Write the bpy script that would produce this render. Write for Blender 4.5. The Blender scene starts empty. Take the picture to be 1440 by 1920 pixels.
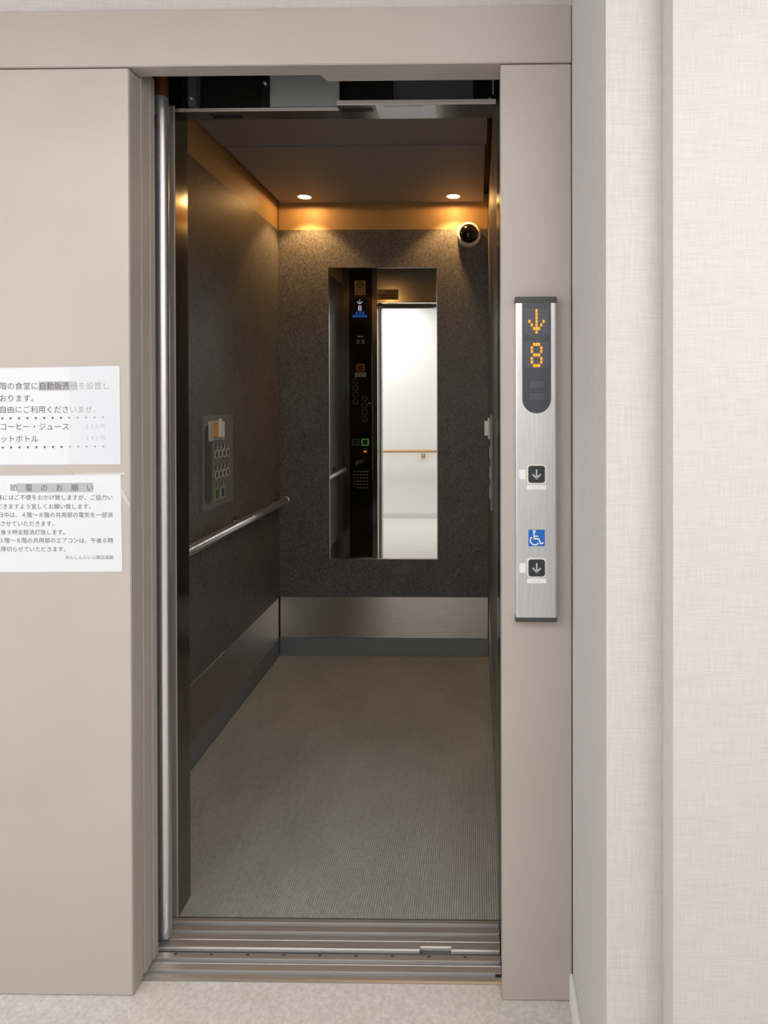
import bpy, bmesh, math, random
from mathutils import Matrix, Vector

random.seed(7)
S = bpy.context.scene
COL = S.collection
PI = math.pi

# ------------------------------------------------------------------ camera
cam_data = bpy.data.cameras.new('camera')
cam_data.sensor_fit = 'AUTO'
cam_data.sensor_width = 36.0
cam_data.lens = 22.5
cam_data.shift_x = -0.0823
cam_data.shift_y = -0.1064
cam_data.clip_start = 0.01
cam = bpy.data.objects.new('camera', cam_data)
COL.objects.link(cam)
yaw, pitch, roll = 0.0148, -0.0053, -0.0020
fw = Vector((-math.sin(yaw) * math.cos(pitch), math.cos(yaw) * math.cos(pitch), math.sin(pitch)))
rt = Vector((math.cos(yaw), math.sin(yaw), 0))
up = rt.cross(fw)
r2 = rt * math.cos(roll) + up * math.sin(roll)
u2 = up * math.cos(roll) - rt * math.sin(roll)
mw = Matrix.Identity(4)
for i in range(3):
    mw[i][0], mw[i][1], mw[i][2] = r2[i], u2[i], -fw[i]
mw[2][3] = 1.317
cam.matrix_world = mw
S.camera = cam

# ------------------------------------------------------------------ world and exposure
w = bpy.data.worlds.new('world')
w.use_nodes = True
w.node_tree.nodes['Background'].inputs[0].default_value = (0.6, 0.65, 0.7, 1)
w.node_tree.nodes['Background'].inputs[1].default_value = 0.0
S.world = w
S.view_settings.view_transform = 'Standard'
S.view_settings.look = 'None'
S.view_settings.gamma = 1.0
S.view_settings.use_curve_mapping = False
S.view_settings.exposure = 0.20
S.cycles.sample_clamp_indirect = 3.0
S.cycles.blur_glossy = 0.6
S.cycles.use_denoising = True

# ------------------------------------------------------------------ added lights of the hall, out of view
def area(name, loc, rot, sx, sy, power, color):
    l = bpy.data.lights.new(name, 'AREA')
    l.shape = 'RECTANGLE'; l.size = sx; l.size_y = sy
    l.energy = power; l.color = color
    o = bpy.data.objects.new(name, l); COL.objects.link(o)
    o.location = loc; o.rotation_euler = rot
    return o
# unseen ceiling lamps added to light walls and car (housings further down)
area('added_lamp_light', (0.85, -0.24, 2.375), (0, 0, 0), 1.2, 0.28, 24, (0.98, 0.985, 1.0))
area('added_lamp_light', (-1.40, -0.24, 2.375), (0, 0, 0), 1.2, 0.28, 17, (1.0, 0.97, 0.93))
# soft light from the left, added at an unseen end window
area('added_window_light', (-2.90, 0.45, 1.25), (0, -PI / 2, 0), 1.7, 1.2, 6, (1.0, 0.97, 0.93))

# ------------------------------------------------------------------ materials
def nmat(name):
    m = bpy.data.materials.new(name); m.use_nodes = True
    nt = m.node_tree
    return m, nt, nt.nodes['Principled BSDF']
def lin(c):
    return tuple(((v / 255) / 12.92 if v / 255 <= 0.04045 else ((v / 255 + 0.055) / 1.055) ** 2.4) for v in c) + (1,)
def noise(nt, scale, stretch=(1, 1, 1), detail=2.0, coord='Object'):
    tc = nt.nodes.new('ShaderNodeTexCoord'); mp = nt.nodes.new('ShaderNodeMapping')
    mp.inputs['Scale'].default_value = stretch
    n = nt.nodes.new('ShaderNodeTexNoise'); n.inputs['Scale'].default_value = scale
    n.inputs['Detail'].default_value = detail
    nt.links.new(tc.outputs[coord], mp.inputs[0]); nt.links.new(mp.outputs[0], n.inputs['Vector'])
    return n.outputs['Fac']
def mixcol(nt, fac, a, b, lo=0.3, hi=0.7):
    r = nt.nodes.new('ShaderNodeValToRGB')
    r.color_ramp.elements[0].position = lo; r.color_ramp.elements[1].position = hi
    r.color_ramp.elements[0].color = a; r.color_ramp.elements[1].color = b
    nt.links.new(fac, r.inputs[0]); return r.outputs[0]
def bump(nt, b, h, strength=0.1, dist=0.001):
    n = nt.nodes.new('ShaderNodeBump'); n.inputs['Strength'].default_value = strength
    n.inputs['Distance'].default_value = dist
    nt.links.new(h, n.inputs['Height']); nt.links.new(n.outputs[0], b.inputs['Normal'])
def math_node(nt, op, a, b):
    n = nt.nodes.new('ShaderNodeMath'); n.operation = op
    for i, v in enumerate((a, b)):
        if isinstance(v, (int, float)): n.inputs[i].default_value = v
        else: nt.links.new(v, n.inputs[i])
    return n.outputs[0]
def plain(name, rgb, rough=0.5, metal=0.0, spec=0.5):
    m, nt, b = nmat(name)
    b.inputs['Base Color'].default_value = lin(rgb); b.inputs['Roughness'].default_value = rough
    b.inputs['Metallic'].default_value = metal; b.inputs['Specular IOR Level'].default_value = spec
    return m
def emit(name, rgb, strength):
    m, nt, b = nmat(name)
    b.inputs['Base Color'].default_value = lin(rgb)
    b.inputs['Emission Color'].default_value = lin(rgb); b.inputs['Emission Strength'].default_value = strength
    return m

def painted():
    m, nt, b = nmat('beige painted steel')
    f = noise(nt, 3.0, (1, 1, 1), 3)
    nt.links.new(mixcol(nt, f, lin((176, 168, 160)), lin((182, 174, 167))), b.inputs['Base Color'])
    f2 = noise(nt, 9, (1, 1, 1), 4)
    r = nt.nodes.new('ShaderNodeMapRange'); r.inputs[3].default_value = 0.30; r.inputs[4].default_value = 0.42
    nt.links.new(f2, r.inputs[0]); nt.links.new(r.outputs[0], b.inputs['Roughness'])
    bump(nt, b, noise(nt, 450, (1, 1, 1), 2), 0.08, 0.0006)
    return m
def linen():
    m, nt, b = nmat('linen wallpaper')
    h = noise(nt, 330, (0.07, 0.07, 2.4), 3); v = noise(nt, 330, (2.4, 2.4, 0.07), 3)
    s = math_node(nt, 'ADD', h, v); s2 = math_node(nt, 'MULTIPLY', s, 0.5)
    nt.links.new(mixcol(nt, s2, lin((185, 180, 177)), lin((203, 200, 198)), 0.30, 0.70), b.inputs['Base Color'])
    b.inputs['Roughness'].default_value = 0.8; b.inputs['Specular IOR Level'].default_value = 0.25
    bump(nt, b, s2, 0.35, 0.0012)
    return m
def felt():
    m, nt, b = nmat('dark speckled wall laminate')
    a = noise(nt, 300, (1, 1, 0.4), 3); a2 = noise(nt, 6, (1, 1, 1), 2)
    s = math_node(nt, 'ADD', math_node(nt, 'MULTIPLY', a, 0.85), math_node(nt, 'MULTIPLY', a2, 0.15))
    nt.links.new(mixcol(nt, s, lin((58, 56, 55)), lin((122, 117, 112)), 0.32, 0.68), b.inputs['Base Color'])
    b.inputs['Roughness'].default_value = 0.46; b.inputs['Specular IOR Level'].default_value = 0.5
    bump(nt, b, a, 0.25, 0.0008)
    return m
def brushed(name, rgb, rough=0.28, stretch=(0.03, 0.03, 1), metal=1.0, aniso=0.0, axis='Z', rot=0.0):
    m, nt, b = nmat(name)
    if aniso:
        tg_ = nt.nodes.new('ShaderNodeTangent'); tg_.direction_type = 'RADIAL'; tg_.axis = axis
        nt.links.new(tg_.outputs[0], b.inputs['Tangent'])
        b.inputs['Anisotropic'].default_value = aniso; b.inputs['Anisotropic Rotation'].default_value = rot
    f = noise(nt, 300, stretch, 3); f2 = noise(nt, 5, (1, 1, 1), 4)
    r = nt.nodes.new('ShaderNodeMapRange'); r.inputs[3].default_value = rough - 0.07; r.inputs[4].default_value = rough + 0.07
    nt.links.new(math_node(nt, 'MULTIPLY', math_node(nt, 'ADD', f, f2), 0.5), r.inputs[0])
    nt.links.new(r.outputs[0], b.inputs['Roughness'])
    nt.links.new(mixcol(nt, f, lin([max(0, c - 14) for c in rgb]), lin(rgb)), b.inputs['Base Color'])
    b.inputs['Metallic'].default_value = metal
    bump(nt, b, f, 0.06, 0.0005)
    return m
def carpet():
    m, nt, b = nmat('pale needle felt carpet')
    a = noise(nt, 110, (1, 1, 1), 5); c = noise(nt, 900, (1, 1, 1), 2)
    s = math_node(nt, 'ADD', math_node(nt, 'MULTIPLY', a, 0.6), math_node(nt, 'MULTIPLY', c, 0.4))
    nt.links.new(mixcol(nt, s, lin((194, 188, 181)), lin((220, 215, 210)), 0.36, 0.64), b.inputs['Base Color'])
    b.inputs['Roughness'].default_value = 0.95; b.inputs['Specular IOR Level'].default_value = 0.1
    bump(nt, b, c, 0.6, 0.002)
    return m
def rubber():
    m, nt, b = nmat('grey ribbed rubber')
    a = noise(nt, 3.5, (1, 0.6, 1), 4); c = noise(nt, 60, (1, 1, 1), 3)
    s = math_node(nt, 'ADD', math_node(nt, 'MULTIPLY', a, 0.6), math_node(nt, 'MULTIPLY', c, 0.4))
    nt.links.new(mixcol(nt, s, lin((150, 152, 149)), lin((168, 170, 167)), 0.38, 0.62), b.inputs['Base Color'])
    b.inputs['Roughness'].default_value = 0.5; b.inputs['Specular IOR Level'].default_value = 0.4
    return m
def wood():
    m, nt, b = nmat('pale oak')
    f = noise(nt, 40, (0.08, 1, 1), 4)
    nt.links.new(mixcol(nt, f, lin((176, 138, 96)), lin((204, 170, 128))), b.inputs['Base Color'])
    b.inputs['Roughness'].default_value = 0.45
    return m
def film():
    m, nt, b = nmat('clear tape film')
    b.inputs['Base Color'].default_value = (0.93, 0.95, 1, 1); b.inputs['Roughness'].default_value = 0.12
    b.inputs['Alpha'].default_value = 0.25
    return m

M = dict(
    paint=painted(), linen=linen(), felt=felt(), carpet=carpet(), rubber=rubber(), wood=wood(), film=film(),
    steel=brushed('brushed stainless steel', (196, 192, 188), 0.20),
    kick=brushed('scuffed kick plate steel', (204, 200, 196), 0.36, (0.03, 0.03, 1), aniso=0.9, axis='Z', rot=0.25),
    steel_v=brushed('vertically brushed steel', (160, 160, 156), 0.11, (1, 1, 0.03)),
    sill=brushed('worn aluminium sill', (186, 185, 185), 0.34, (0.02, 1, 1), metal=0.65, aniso=0.8, axis='Y'),
    alu=brushed('satin aluminium', (220, 223, 226), 0.38, (1, 1, 0.03)),
    chrome=plain('polished chrome', (225, 225, 228), 0.28, 0.9),
    chrome_rail=plain('polished steel tube', (230, 230, 232), 0.26, 1.0),
    lip=plain('matt aluminium edge', (214, 212, 210), 0.5, 0.5),
    face=plain('matt steel face', (150, 138, 130), 0.5, 0.3),
    mirror=plain('mirror glass', (236, 240, 238), 0.0, 1.0),
    cornice=plain('beige cornice paint', (184, 150, 100), 0.5),
    ceil=plain('grey beige ceiling panel', (150, 143, 138), 0.6),
    base=plain('grey skirting vinyl', (140, 149, 156), 0.42, 0.5),
    white=plain('white wall paint', (247, 246, 244), 0.7),
    ceilpaint=plain('off white ceiling board', (196, 190, 184), 0.8),
    hallbase=plain('white vinyl baseboard', (226, 226, 222), 0.5),
    black=plain('black painted sheet', (16, 17, 17), 0.5),
    dark=plain('dark grey plastic', (62, 64, 66), 0.4),
    cap=plain('charcoal end cap', (66, 68, 70), 0.45),
    hanger=plain('galvanised hanger plate', (158, 164, 164), 0.6),
    gpanel=plain('dark grey panel', (80, 84, 88), 0.6),
    glass=plain('black glass panel', (10, 10, 11), 0.12),
    display=plain('smoked display window', (62, 66, 72), 0.25),
    ledwin=plain('led window tint', (76, 80, 88), 0.3),
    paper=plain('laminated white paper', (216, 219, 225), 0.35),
    hilite=plain('grey highlight print', (172, 173, 177), 0.5),
    ink=plain('grey printed ink', (66, 66, 70), 0.6),
    inklight=plain('light grey printed ink', (110, 110, 116), 0.6),
    plastic=plain('white plastic', (232, 230, 226), 0.4),
    btn=plain('black button cap', (44, 48, 50), 0.35),
    arrow=plain('light grey arrow print', (200, 206, 210), 0.5),
    blue=plain('blue sign print', (20, 104, 205), 0.45),
    whiteprint=plain('white print', (240, 242, 245), 0.5),
    plate=plain('grey operating plate', (122, 126, 122), 0.42, 0.3),
    slot=plain('dark slot cover', (38, 40, 40), 0.3),
    ring=plain('grey button ring', (188, 188, 184), 0.4),
    dimlamp=plain('unlit red indicator', (58, 44, 40), 0.4),
    amber=plain('amber plastic', (214, 150, 40), 0.35),
    green=plain('green button frame', (140, 176, 104), 0.4),
    dgreen=plain('dark green button', (58, 84, 44), 0.4),
    domeb=plain('smoked dome', (10, 9, 8), 0.06),
    camwhite=plain('ivory camera housing', (226, 216, 200), 0.4),
    cream=plain('cream certificate', (214, 190, 140), 0.5),
    olive=plain('certificate crest ink', (96, 92, 44), 0.6),
    redink=plain('red brown ink', (150, 72, 52), 0.6),
    bronze=plain('bronze guide strip and corner glint', (120, 78, 36), 0.4, 0.6),
    rubberblk=plain('black rubber strip', (24, 24, 25), 0.6),
    beam=plain('dark sensor lens', (26, 26, 28), 0.2),
    led=emit('orange led', (255, 142, 26), 1.05),
    ledw=emit('white led', (205, 200, 230), 0.55),
    ledb=emit('blue screen text', (40, 110, 215), 0.25),
    ledo=emit('orange button lamp', (240, 130, 30), 0.7),
    ledg=emit('green button lamp', (90, 160, 60), 0.35),
    lamp=emit('warm lamp lens', (255, 226, 178), 14.0),
    tube=emit('added lamp diffuser', (255, 250, 242), 3.0),  # glowing face of the added hall lamps
    sky=emit('glowing added pane', (236, 244, 255), 2.0),  # glow of the added end window
)

# ------------------------------------------------------------------ mesh helpers
def wloc(p):
    v = Vector((0, 0, 0))
    while p is not None:
        v += p.location; p = p.parent
    return v
def link(name, bm, mat, parent=None, smooth=False):
    """bm holds world coordinates; the object gets its origin at the box centre"""
    bmesh.ops.recalc_face_normals(bm, faces=bm.faces)
    xs = [v.co for v in bm.verts]
    lo = Vector([min(c[i] for c in xs) for i in range(3)]); hi = Vector([max(c[i] for c in xs) for i in range(3)])
    c = (lo + hi) / 2
    if parent is None: c.z = lo.z
    for v in bm.verts: v.co -= c
    me = bpy.data.meshes.new(name); bm.to_mesh(me); bm.free()
    me.materials.append(M[mat])
    if smooth:
        for f in me.polygons: f.use_smooth = True
        me.set_sharp_from_angle(angle=math.radians(35))
    o = bpy.data.objects.new(name, me); COL.objects.link(o)
    o.parent = parent
    o.location = c - wloc(parent)
    return o
def root(name, loc, **kw):
    o = bpy.data.objects.new(name, None); o.empty_display_size = 0.05
    COL.objects.link(o); o.location = loc
    return tag(o, **kw)
def tag(o, label=None, cat=None, group=None, kind=None):
    if label: o['label'] = label
    if cat: o['category'] = cat
    if group: o['group'] = group
    if kind: o['kind'] = kind
    return o
def add_box(bm, x0, x1, y0, y1, z0, z1, bev=0.0, seg=1):
    t = bmesh.new()
    bmesh.ops.create_cube(t, size=1)
    for v in t.verts:
        v.co = Vector(((x0 + x1) / 2 + v.co.x * (x1 - x0), (y0 + y1) / 2 + v.co.y * (y1 - y0), (z0 + z1) / 2 + v.co.z * (z1 - z0)))
    if bev: bmesh.ops.bevel(t, geom=t.edges[:], offset=bev, segments=seg, affect='EDGES')
    join(bm, t)
def join(bm, t):
    mp = {v: bm.verts.new(v.co) for v in t.verts}
    for f in t.faces:
        try: bm.faces.new([mp[v] for v in f.verts])
        except ValueError: pass
    t.free()
def box(name, x0, x1, y0, y1, z0, z1, mat, parent=None, bev=0.0, seg=1):
    bm = bmesh.new(); add_box(bm, x0, x1, y0, y1, z0, z1, bev, seg)
    return link(name, bm, mat, parent, smooth=seg > 1)
def prism(bm, pts, axis, a, b):
    """polygon pts (2d) extruded along axis from a to b. X: pts=(y,z)  Y: pts=(x,z)  Z: pts=(x,y)"""
    def P(p, t):
        return {'X': (t, p[0], p[1]), 'Y': (p[0], t, p[1]), 'Z': (p[0], p[1], t)}[axis]
    A = [bm.verts.new(P(p, a)) for p in pts]; B = [bm.verts.new(P(p, b)) for p in pts]
    n = len(pts)
    for i in range(n): bm.faces.new((A[i], A[(i + 1) % n], B[(i + 1) % n], B[i]))
    bm.faces.new(A); bm.faces.new(B[::-1])
def prism_obj(name, pts, axis, a, b, mat, parent=None, smooth=False):
    bm = bmesh.new(); prism(bm, pts, axis, a, b)
    return link(name, bm, mat, parent, smooth)
def rrect(cx, cz, w_, h_, r, n=5):
    out = []
    for sx, sz, a0 in ((1, 1, 0), (-1, 1, PI / 2), (-1, -1, PI), (1, -1, 3 * PI / 2)):
        for k in range(n + 1):
            a = a0 + k / n * PI / 2
            out.append((cx + sx * (w_ / 2 - r) + r * math.cos(a), cz + sz * (h_ / 2 - r) + r * math.sin(a)))
    return out
def circ(cx, cz, r, n=24):
    return [(cx + r * math.cos(2 * PI * k / n), cz + r * math.sin(2 * PI * k / n)) for k in range(n)]
def ring_prism(bm, outer, inner, axis, a, b):
    def P(p, t):
        return {'X': (t, p[0], p[1]), 'Y': (p[0], t, p[1]), 'Z': (p[0], p[1], t)}[axis]
    n = len(outer)
    L = [[bm.verts.new(P(p, t)) for p in loop] for t in (a, b) for loop in (outer, inner)]
    oa, ia, ob, ib = L
    for i in range(n):
        j = (i + 1) % n
        bm.faces.new((oa[i], oa[j], ia[j], ia[i])); bm.faces.new((ob[i], ib[i], ib[j], ob[j]))
        bm.faces.new((oa[i], ob[i], ob[j], oa[j])); bm.faces.new((ia[i], ia[j], ib[j], ib[i]))
def ring_obj(name, outer, inner, axis, a, b, mat, parent=None):
    bm = bmesh.new(); ring_prism(bm, outer, inner, axis, a, b)
    return link(name, bm, mat, parent)
def tube(bm, pts, r, n=20, caps=True):
    pts = [Vector(p) for p in pts]; rings = []
    for i, p in enumerate(pts):
        d = (pts[min(i + 1, len(pts) - 1)] - pts[max(i - 1, 0)]).normalized()
        s = d.orthogonal().normalized(); t = d.cross(s)
        if rings:
            s = (prev - d * prev.dot(d)).normalized(); t = d.cross(s)
        prev = s
        rr = r[i] if isinstance(r, (list, tuple)) else r
        rings.append([bm.verts.new(p + (s * math.cos(2 * PI * k / n) + t * math.sin(2 * PI * k / n)) * rr) for k in range(n)])
    for a, b in zip(rings, rings[1:]):
        for k in range(n): bm.faces.new((a[k], a[(k + 1) % n], b[(k + 1) % n], b[k]))
    if caps: bm.faces.new(rings[0][::-1]); bm.faces.new(rings[-1])
def tube_obj(name, pts, r, mat, parent=None, n=20):
    bm = bmesh.new(); tube(bm, pts, r, n)
    return link(name, bm, mat, parent, True)
def stroke(bm, pts, w_, y0, y1):
    """thick polyline in the XZ plane, extruded between y0 and y1"""
    pts = [Vector(p) for p in pts]; L = []; Rr = []
    for i, p in enumerate(pts):
        a = (p - pts[i - 1]).normalized() if i else None
        b = (pts[i + 1] - p).normalized() if i < len(pts) - 1 else None
        d = ((a or b) + (b or a)).normalized(); n = Vector((-d.y, d.x))
        k = 1.0
        if a and b: k = 1 / max(0.4, n.dot(Vector((-a.y, a.x))))
        L.append(p + n * w_ / 2 * k); Rr.append(p - n * w_ / 2 * k)
    for i in range(len(pts) - 1):
        prism(bm, [L[i], L[i + 1], Rr[i + 1], Rr[i]], 'Y', y0, y1)
def text_line(txt, x0, x1, zc, y, mat, parent, name='text_line', squeeze=1.0):
    cu = bpy.data.curves.new('t', 'FONT'); cu.body = txt; cu.size = 1.0
    cu.resolution_u = 2
    o = bpy.data.objects.new('t', cu); COL.objects.link(o)
    dg = bpy.context.evaluated_depsgraph_get()
    me = bpy.data.meshes.new_from_object(o.evaluated_get(dg))
    bpy.data.objects.remove(o); bpy.data.curves.remove(cu)
    bm = bmesh.new(); bm.from_mesh(me); bpy.data.meshes.remove(me)
    bm.normal_update()
    xs = [v.co.x for v in bm.verts]
    if not xs: bm.free(); return None
    a, b = min(xs), max(xs); s = (x1 - x0) / (b - a)
    for v in bm.verts:
        v.co = Vector((x0 + (v.co.x - a) * s, y, zc + (v.co.y - 0.36) * s * squeeze))
    c = Vector(((x0 + x1) / 2, y, zc))
    for v in bm.verts: v.co -= c
    m2 = bpy.data.meshes.new(name); bm.to_mesh(m2); bm.free(); m2.materials.append(M[mat])
    ob = bpy.data.objects.new(name, m2); COL.objects.link(ob); ob.parent = parent; ob.location = c - wloc(parent)
    return ob

# ------------------------------------------------------------------ measures (metres; y is depth into the lift)
FY = 1.396                       # face of the entrance panels
XL, XR = -0.764, 0.051           # door opening
ZT, ZTT = 2.048, 2.172           # underside and top of the transom panel
CL, CR, CB = -1.022, 0.054, 3.275  # car walls
CF = 1.68                        # inner face of the car front
HX0, HX1, HYB, HZ = -3.0, 2.2, -0.55, 2.40   # hall
def st(o, label): return tag(o, label, kind='structure')

# ================================================================== THE HALL
fl = st(box('floor', HX0, HX1, HYB, 1.4335, -0.04, 0.0, 'carpet'), 'pale mottled grey beige carpet of the lift hall')
st(box('ceiling', HX0, HX1, HYB, 1.45, HZ, HZ + 0.04, 'ceilpaint'), 'white ceiling of the lift hall')
wb = st(box('wall_back', HX0, HX1, HYB - 0.04, HYB, 0, HZ, 'white'), 'white hall wall facing the lift, seen in the mirror')
st(box('baseboard_back', HX0, HX1, HYB, HYB + 0.008, 0, 0.06, 'hallbase'), 'white baseboard of the hall wall facing the lift')
wfr = root('wall_front', (-0.5, 1.40, 0)); st(wfr, 'beige wallpapered wall above and beside the lift entrance')
box('wall_panel', HX0, 0.206, 1.400, 1.43, ZTT + 0.002, HZ, 'linen', wfr)
box('wall_panel', HX0, -1.252, 1.400, 1.43, 0, ZTT + 0.002, 'linen', wfr)
# wallpapered pier on the right, with its small step
wr = root('wall_right', (0.25, 1.03, 0)); st(wr, 'stepped wall corner in pale linen wallpaper right of the lift')
prism_obj('wall_panel', [(0.206, 1.43), (0.206, 1.03), (0.297, 1.03), (0.297, 1.43)], 'Z', 0, HZ, 'linen', wr)
prism_obj('wall_panel', [(0.297, 1.43), (0.297, 0.978), (HX1, 0.978), (HX1, 1.43)], 'Z', 0, HZ, 'linen', wr)
bb = root('baseboard_right', (0.2, 1.2, 0)); st(bb, 'white baseboard along the wallpapered wall corner')
box('baseboard_strip', 0.198, 0.206, 1.030, 1.396, 0, 0.062, 'hallbase', bb, 0.001)
box('baseboard_strip', 0.198, 0.289, 1.022, 1.030, 0, 0.062, 'hallbase', bb, 0.001)
box('baseboard_strip', 0.289, 0.297, 0.970, 1.022, 0, 0.062, 'hallbase', bb, 0.001)
box('baseboard_strip', 0.289, HX1, 0.962, 0.970, 0, 0.062, 'hallbase', bb, 0.001)
st(box('wall_end', HX1, HX1 + 0.04, HYB, 1.43, 0, HZ, 'white'), 'white end wall of the hall on the right')
# left end wall with an added window, out of view
wl = root('wall_left', (HX0, 0.4, 0)); st(wl, 'white end wall of the hall with the added window')
W0, W1, WZ0, WZ1 = -0.15, 1.05, 0.40, 2.10
box('wall_panel', HX0 - 0.04, HX0, HYB, W0, 0, HZ, 'white', wl)
box('wall_panel', HX0 - 0.04, HX0, W1, 1.43, 0, HZ, 'white', wl)
box('wall_panel', HX0 - 0.04, HX0, W0, W1, 0, WZ0, 'white', wl)
box('wall_panel', HX0 - 0.04, HX0, W0, W1, WZ1, HZ, 'white', wl)
win = root('added_window_1', (HX0, 0.45, WZ0)); st(win, 'frosted window in an aluminium frame, added to light the hall from the left')
ring_obj('window_frame', [(W0, WZ0), (W1, WZ0), (W1, WZ1), (W0, WZ1)], [(W0 + .04, WZ0 + .04), (W1 - .04, WZ0 + .04), (W1 - .04, WZ1 - .04), (W0 + .04, WZ1 - .04)], 'X', HX0 - 0.04, HX0 + 0.01, 'alu', win)
box('pane', HX0 - 0.03, HX0 - 0.024, W0 + .04, W1 - .04, WZ0 + .04, WZ1 - .04, 'sky', win)

# unseen ceiling lamps, added to light the hall and the car
for lx, lab in ((0.85, 'long white ceiling lamp added over the wallpapered corner to light the hall'), (-1.40, 'long white ceiling lamp added over the notices side to light the hall')):
    cl = root('added_ceiling_light', (lx, -0.24, 2.38), label=lab, cat='lamp', group='added ceiling lamps of the hall')
    box('housing', lx - 0.62, lx + 0.62, -0.40, -0.08, 2.386, HZ, 'plastic', cl, 0.003)
    box('diffuser', lx - 0.60, lx + 0.60, -0.38, -0.10, 2.378, 2.386, 'tube', cl)

# wooden handrail on the hall wall
hr = root('wooden_handrail', (-0.6, HYB, 0.74), label='pale wooden handrail on the white hall wall seen in the mirror', cat='handrail')
tube_obj('rail', [(HX0 + 0.2, HYB + 0.06, 0.752), (HX1 - 0.2, HYB + 0.06, 0.752)], 0.017, 'wood', hr)
for bx_ in (-2.1, -1.35, -0.605, 0.15, 0.9, 1.65):
    b_ = box('bracket', bx_ - 0.022, bx_ + 0.022, HYB, HYB + 0.012, 0.668, 0.722, 'wood', hr, 0.003)
    tube_obj('bracket_arm', [(bx_, HYB + 0.010, 0.70), (bx_, HYB + 0.045, 0.705), (bx_, HYB + 0.06, 0.72), (bx_, HYB + 0.06, 0.738)], 0.006, 'plastic', b_, 10)

# ================================================================== ENTRANCE SURROUND
t1 = root('trim_1', (-0.5, FY, ZT)); st(t1, 'beige painted steel transom panel above the lift entrance')
box('transom_panel', -1.25, 0.2045, FY - 0.002, 1.440, ZT, ZTT, 'paint', t1, 0.0016, 2)
prism_obj('transom_lip', [(-0.354, 1.440), (-0.342, 1.468), (XR, 1.468), (XR, 1.440)], 'Z', ZT + 0.0005, ZT + 0.012, 'paint', t1)
t2 = st(box('trim_2', -1.25, XL, FY, 1.441, 0.001, ZT - 0.0025, 'paint', None, 0.0018, 2), 'wide beige painted steel panel left of the lift entrance')
t3 = st(box('trim_3', XR, 0.2040, FY, 1.441, 0.001, ZT - 0.0025, 'paint', None, 0.0018, 2), 'narrow beige painted steel panel right of the lift entrance')

box('strike_post', XR + 0.0015, 0.075, 1.4415, 1.5040, 0.004, 2.075, 'paint', t3, 0.001)
d1 = root('door_1', (-1.0, 1.47, 0)); st(d1, 'beige hall doors slid open behind the left panel')
box('door_panel', -1.235, -0.7622, 1.4435, 1.4765, 0.004, 2.075, 'paint', d1, 0.0025, 2)
box('door_panel', -1.235, -0.7604, 1.4790, 1.5030, 0.004, 2.075, 'paint', d1, 0.0025, 2)
box('bumper', -0.780, -0.7610, 1.5032, 1.5085, 1.962, 1.992, 'rubberblk', d1)

# ---- sills
hs = root('door_sill', (-0.36, 1.47, 0), label='grooved aluminium landing sill next to the carpet', cat='sill')
prof = [(1.4340, -0.03), (1.4340, 0.0012), (1.4395, 0.0020), (1.4500, 0.0020), (1.4500, -0.016), (1.4610, -0.016), (1.4610, 0.0020),
        (1.4770, 0.0020), (1.4785, 0.0006), (1.4795, 0.0020), (1.4815, 0.0020), (1.4815, -0.016), (1.4925, -0.016), (1.4925, 0.0020), (1.5065, 0.0020), (1.5080, 0.0005), (1.5080, -0.03)]
def sill_mesh(bm, prof, x0, x1): prism(bm, prof, 'X', x0, x1)
bm = bmesh.new(); sill_mesh(bm, prof, -1.25, XR); link('sill_body', bm, 'sill', hs)
for g1 in (1.4610, 1.4925):  # pale strips paint the hall light on the far groove walls
    box('lit_groove_strip', -1.24, XR - 0.001, g1 - 0.0012, g1 - 0.0001, -0.0150, 0.0022, 'lip', hs)
box('stop_block', 0.038, 0.050, 1.4505, 1.4605, -0.015, 0.001, 'rubberblk', hs)
for k in range(9):
    x = -0.72 + k * 0.086
    box('screw', x - 0.004, x + 0.004, 1.5005, 1.5045, 0.0018, 0.0024, 'dark', hs)
cs = root('door_sill', (-0.36, 1.56, 0), label='grooved aluminium car sill with a notch, next to the ribbed floor', cat='sill')
def car_prof(y0):
    return [(y0, -0.035), (y0, 0.0010), (y0 + 0.0012, 0.0020), (1.5430, 0.0020), (1.5440, 0.0008), (1.5450, 0.0020), (1.5590, 0.0020), (1.5590, -0.016), (1.5700, -0.016), (1.5700, 0.0020),
            (1.5860, 0.0020), (1.5860, -0.016), (1.5980, -0.016), (1.5980, 0.0020), (1.6085, 0.0020), (1.6085, -0.035)]
bm = bmesh.new()
for a, b, y0 in ((-1.0, -0.141, 1.5215), (-0.141, -0.066, 1.5300), (-0.066, XR, 1.5215)): prism(bm, car_prof(y0), 'X', a, b)
link('sill_body', bm, 'sill', cs)
for a, b, y0 in ((-0.99, -0.1412, 1.5215), (-0.1408, -0.0662, 1.5300), (-0.0658, XR - 0.001, 1.5215)):  # pale strip paints the hall light on the sill's front face
    box('lit_front_strip', a, b, y0 - 0.0025, y0 + 0.0005, -0.0060, 0.0016, 'lip', cs, 0.0005)
for g1 in (1.5700, 1.5980):  # far groove walls lightened here too, as if lit from the hall
    box('lit_groove_strip', -0.99, XR - 0.001, g1 - 0.0012, g1 - 0.0001, -0.0150, 0.0022, 'lip', cs)
st(box('wall_shaft', -1.3, 0.3, 1.5085, 1.5210, -0.12, -0.10, 'black'), 'dark gap of the lift shaft below the sills')

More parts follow.
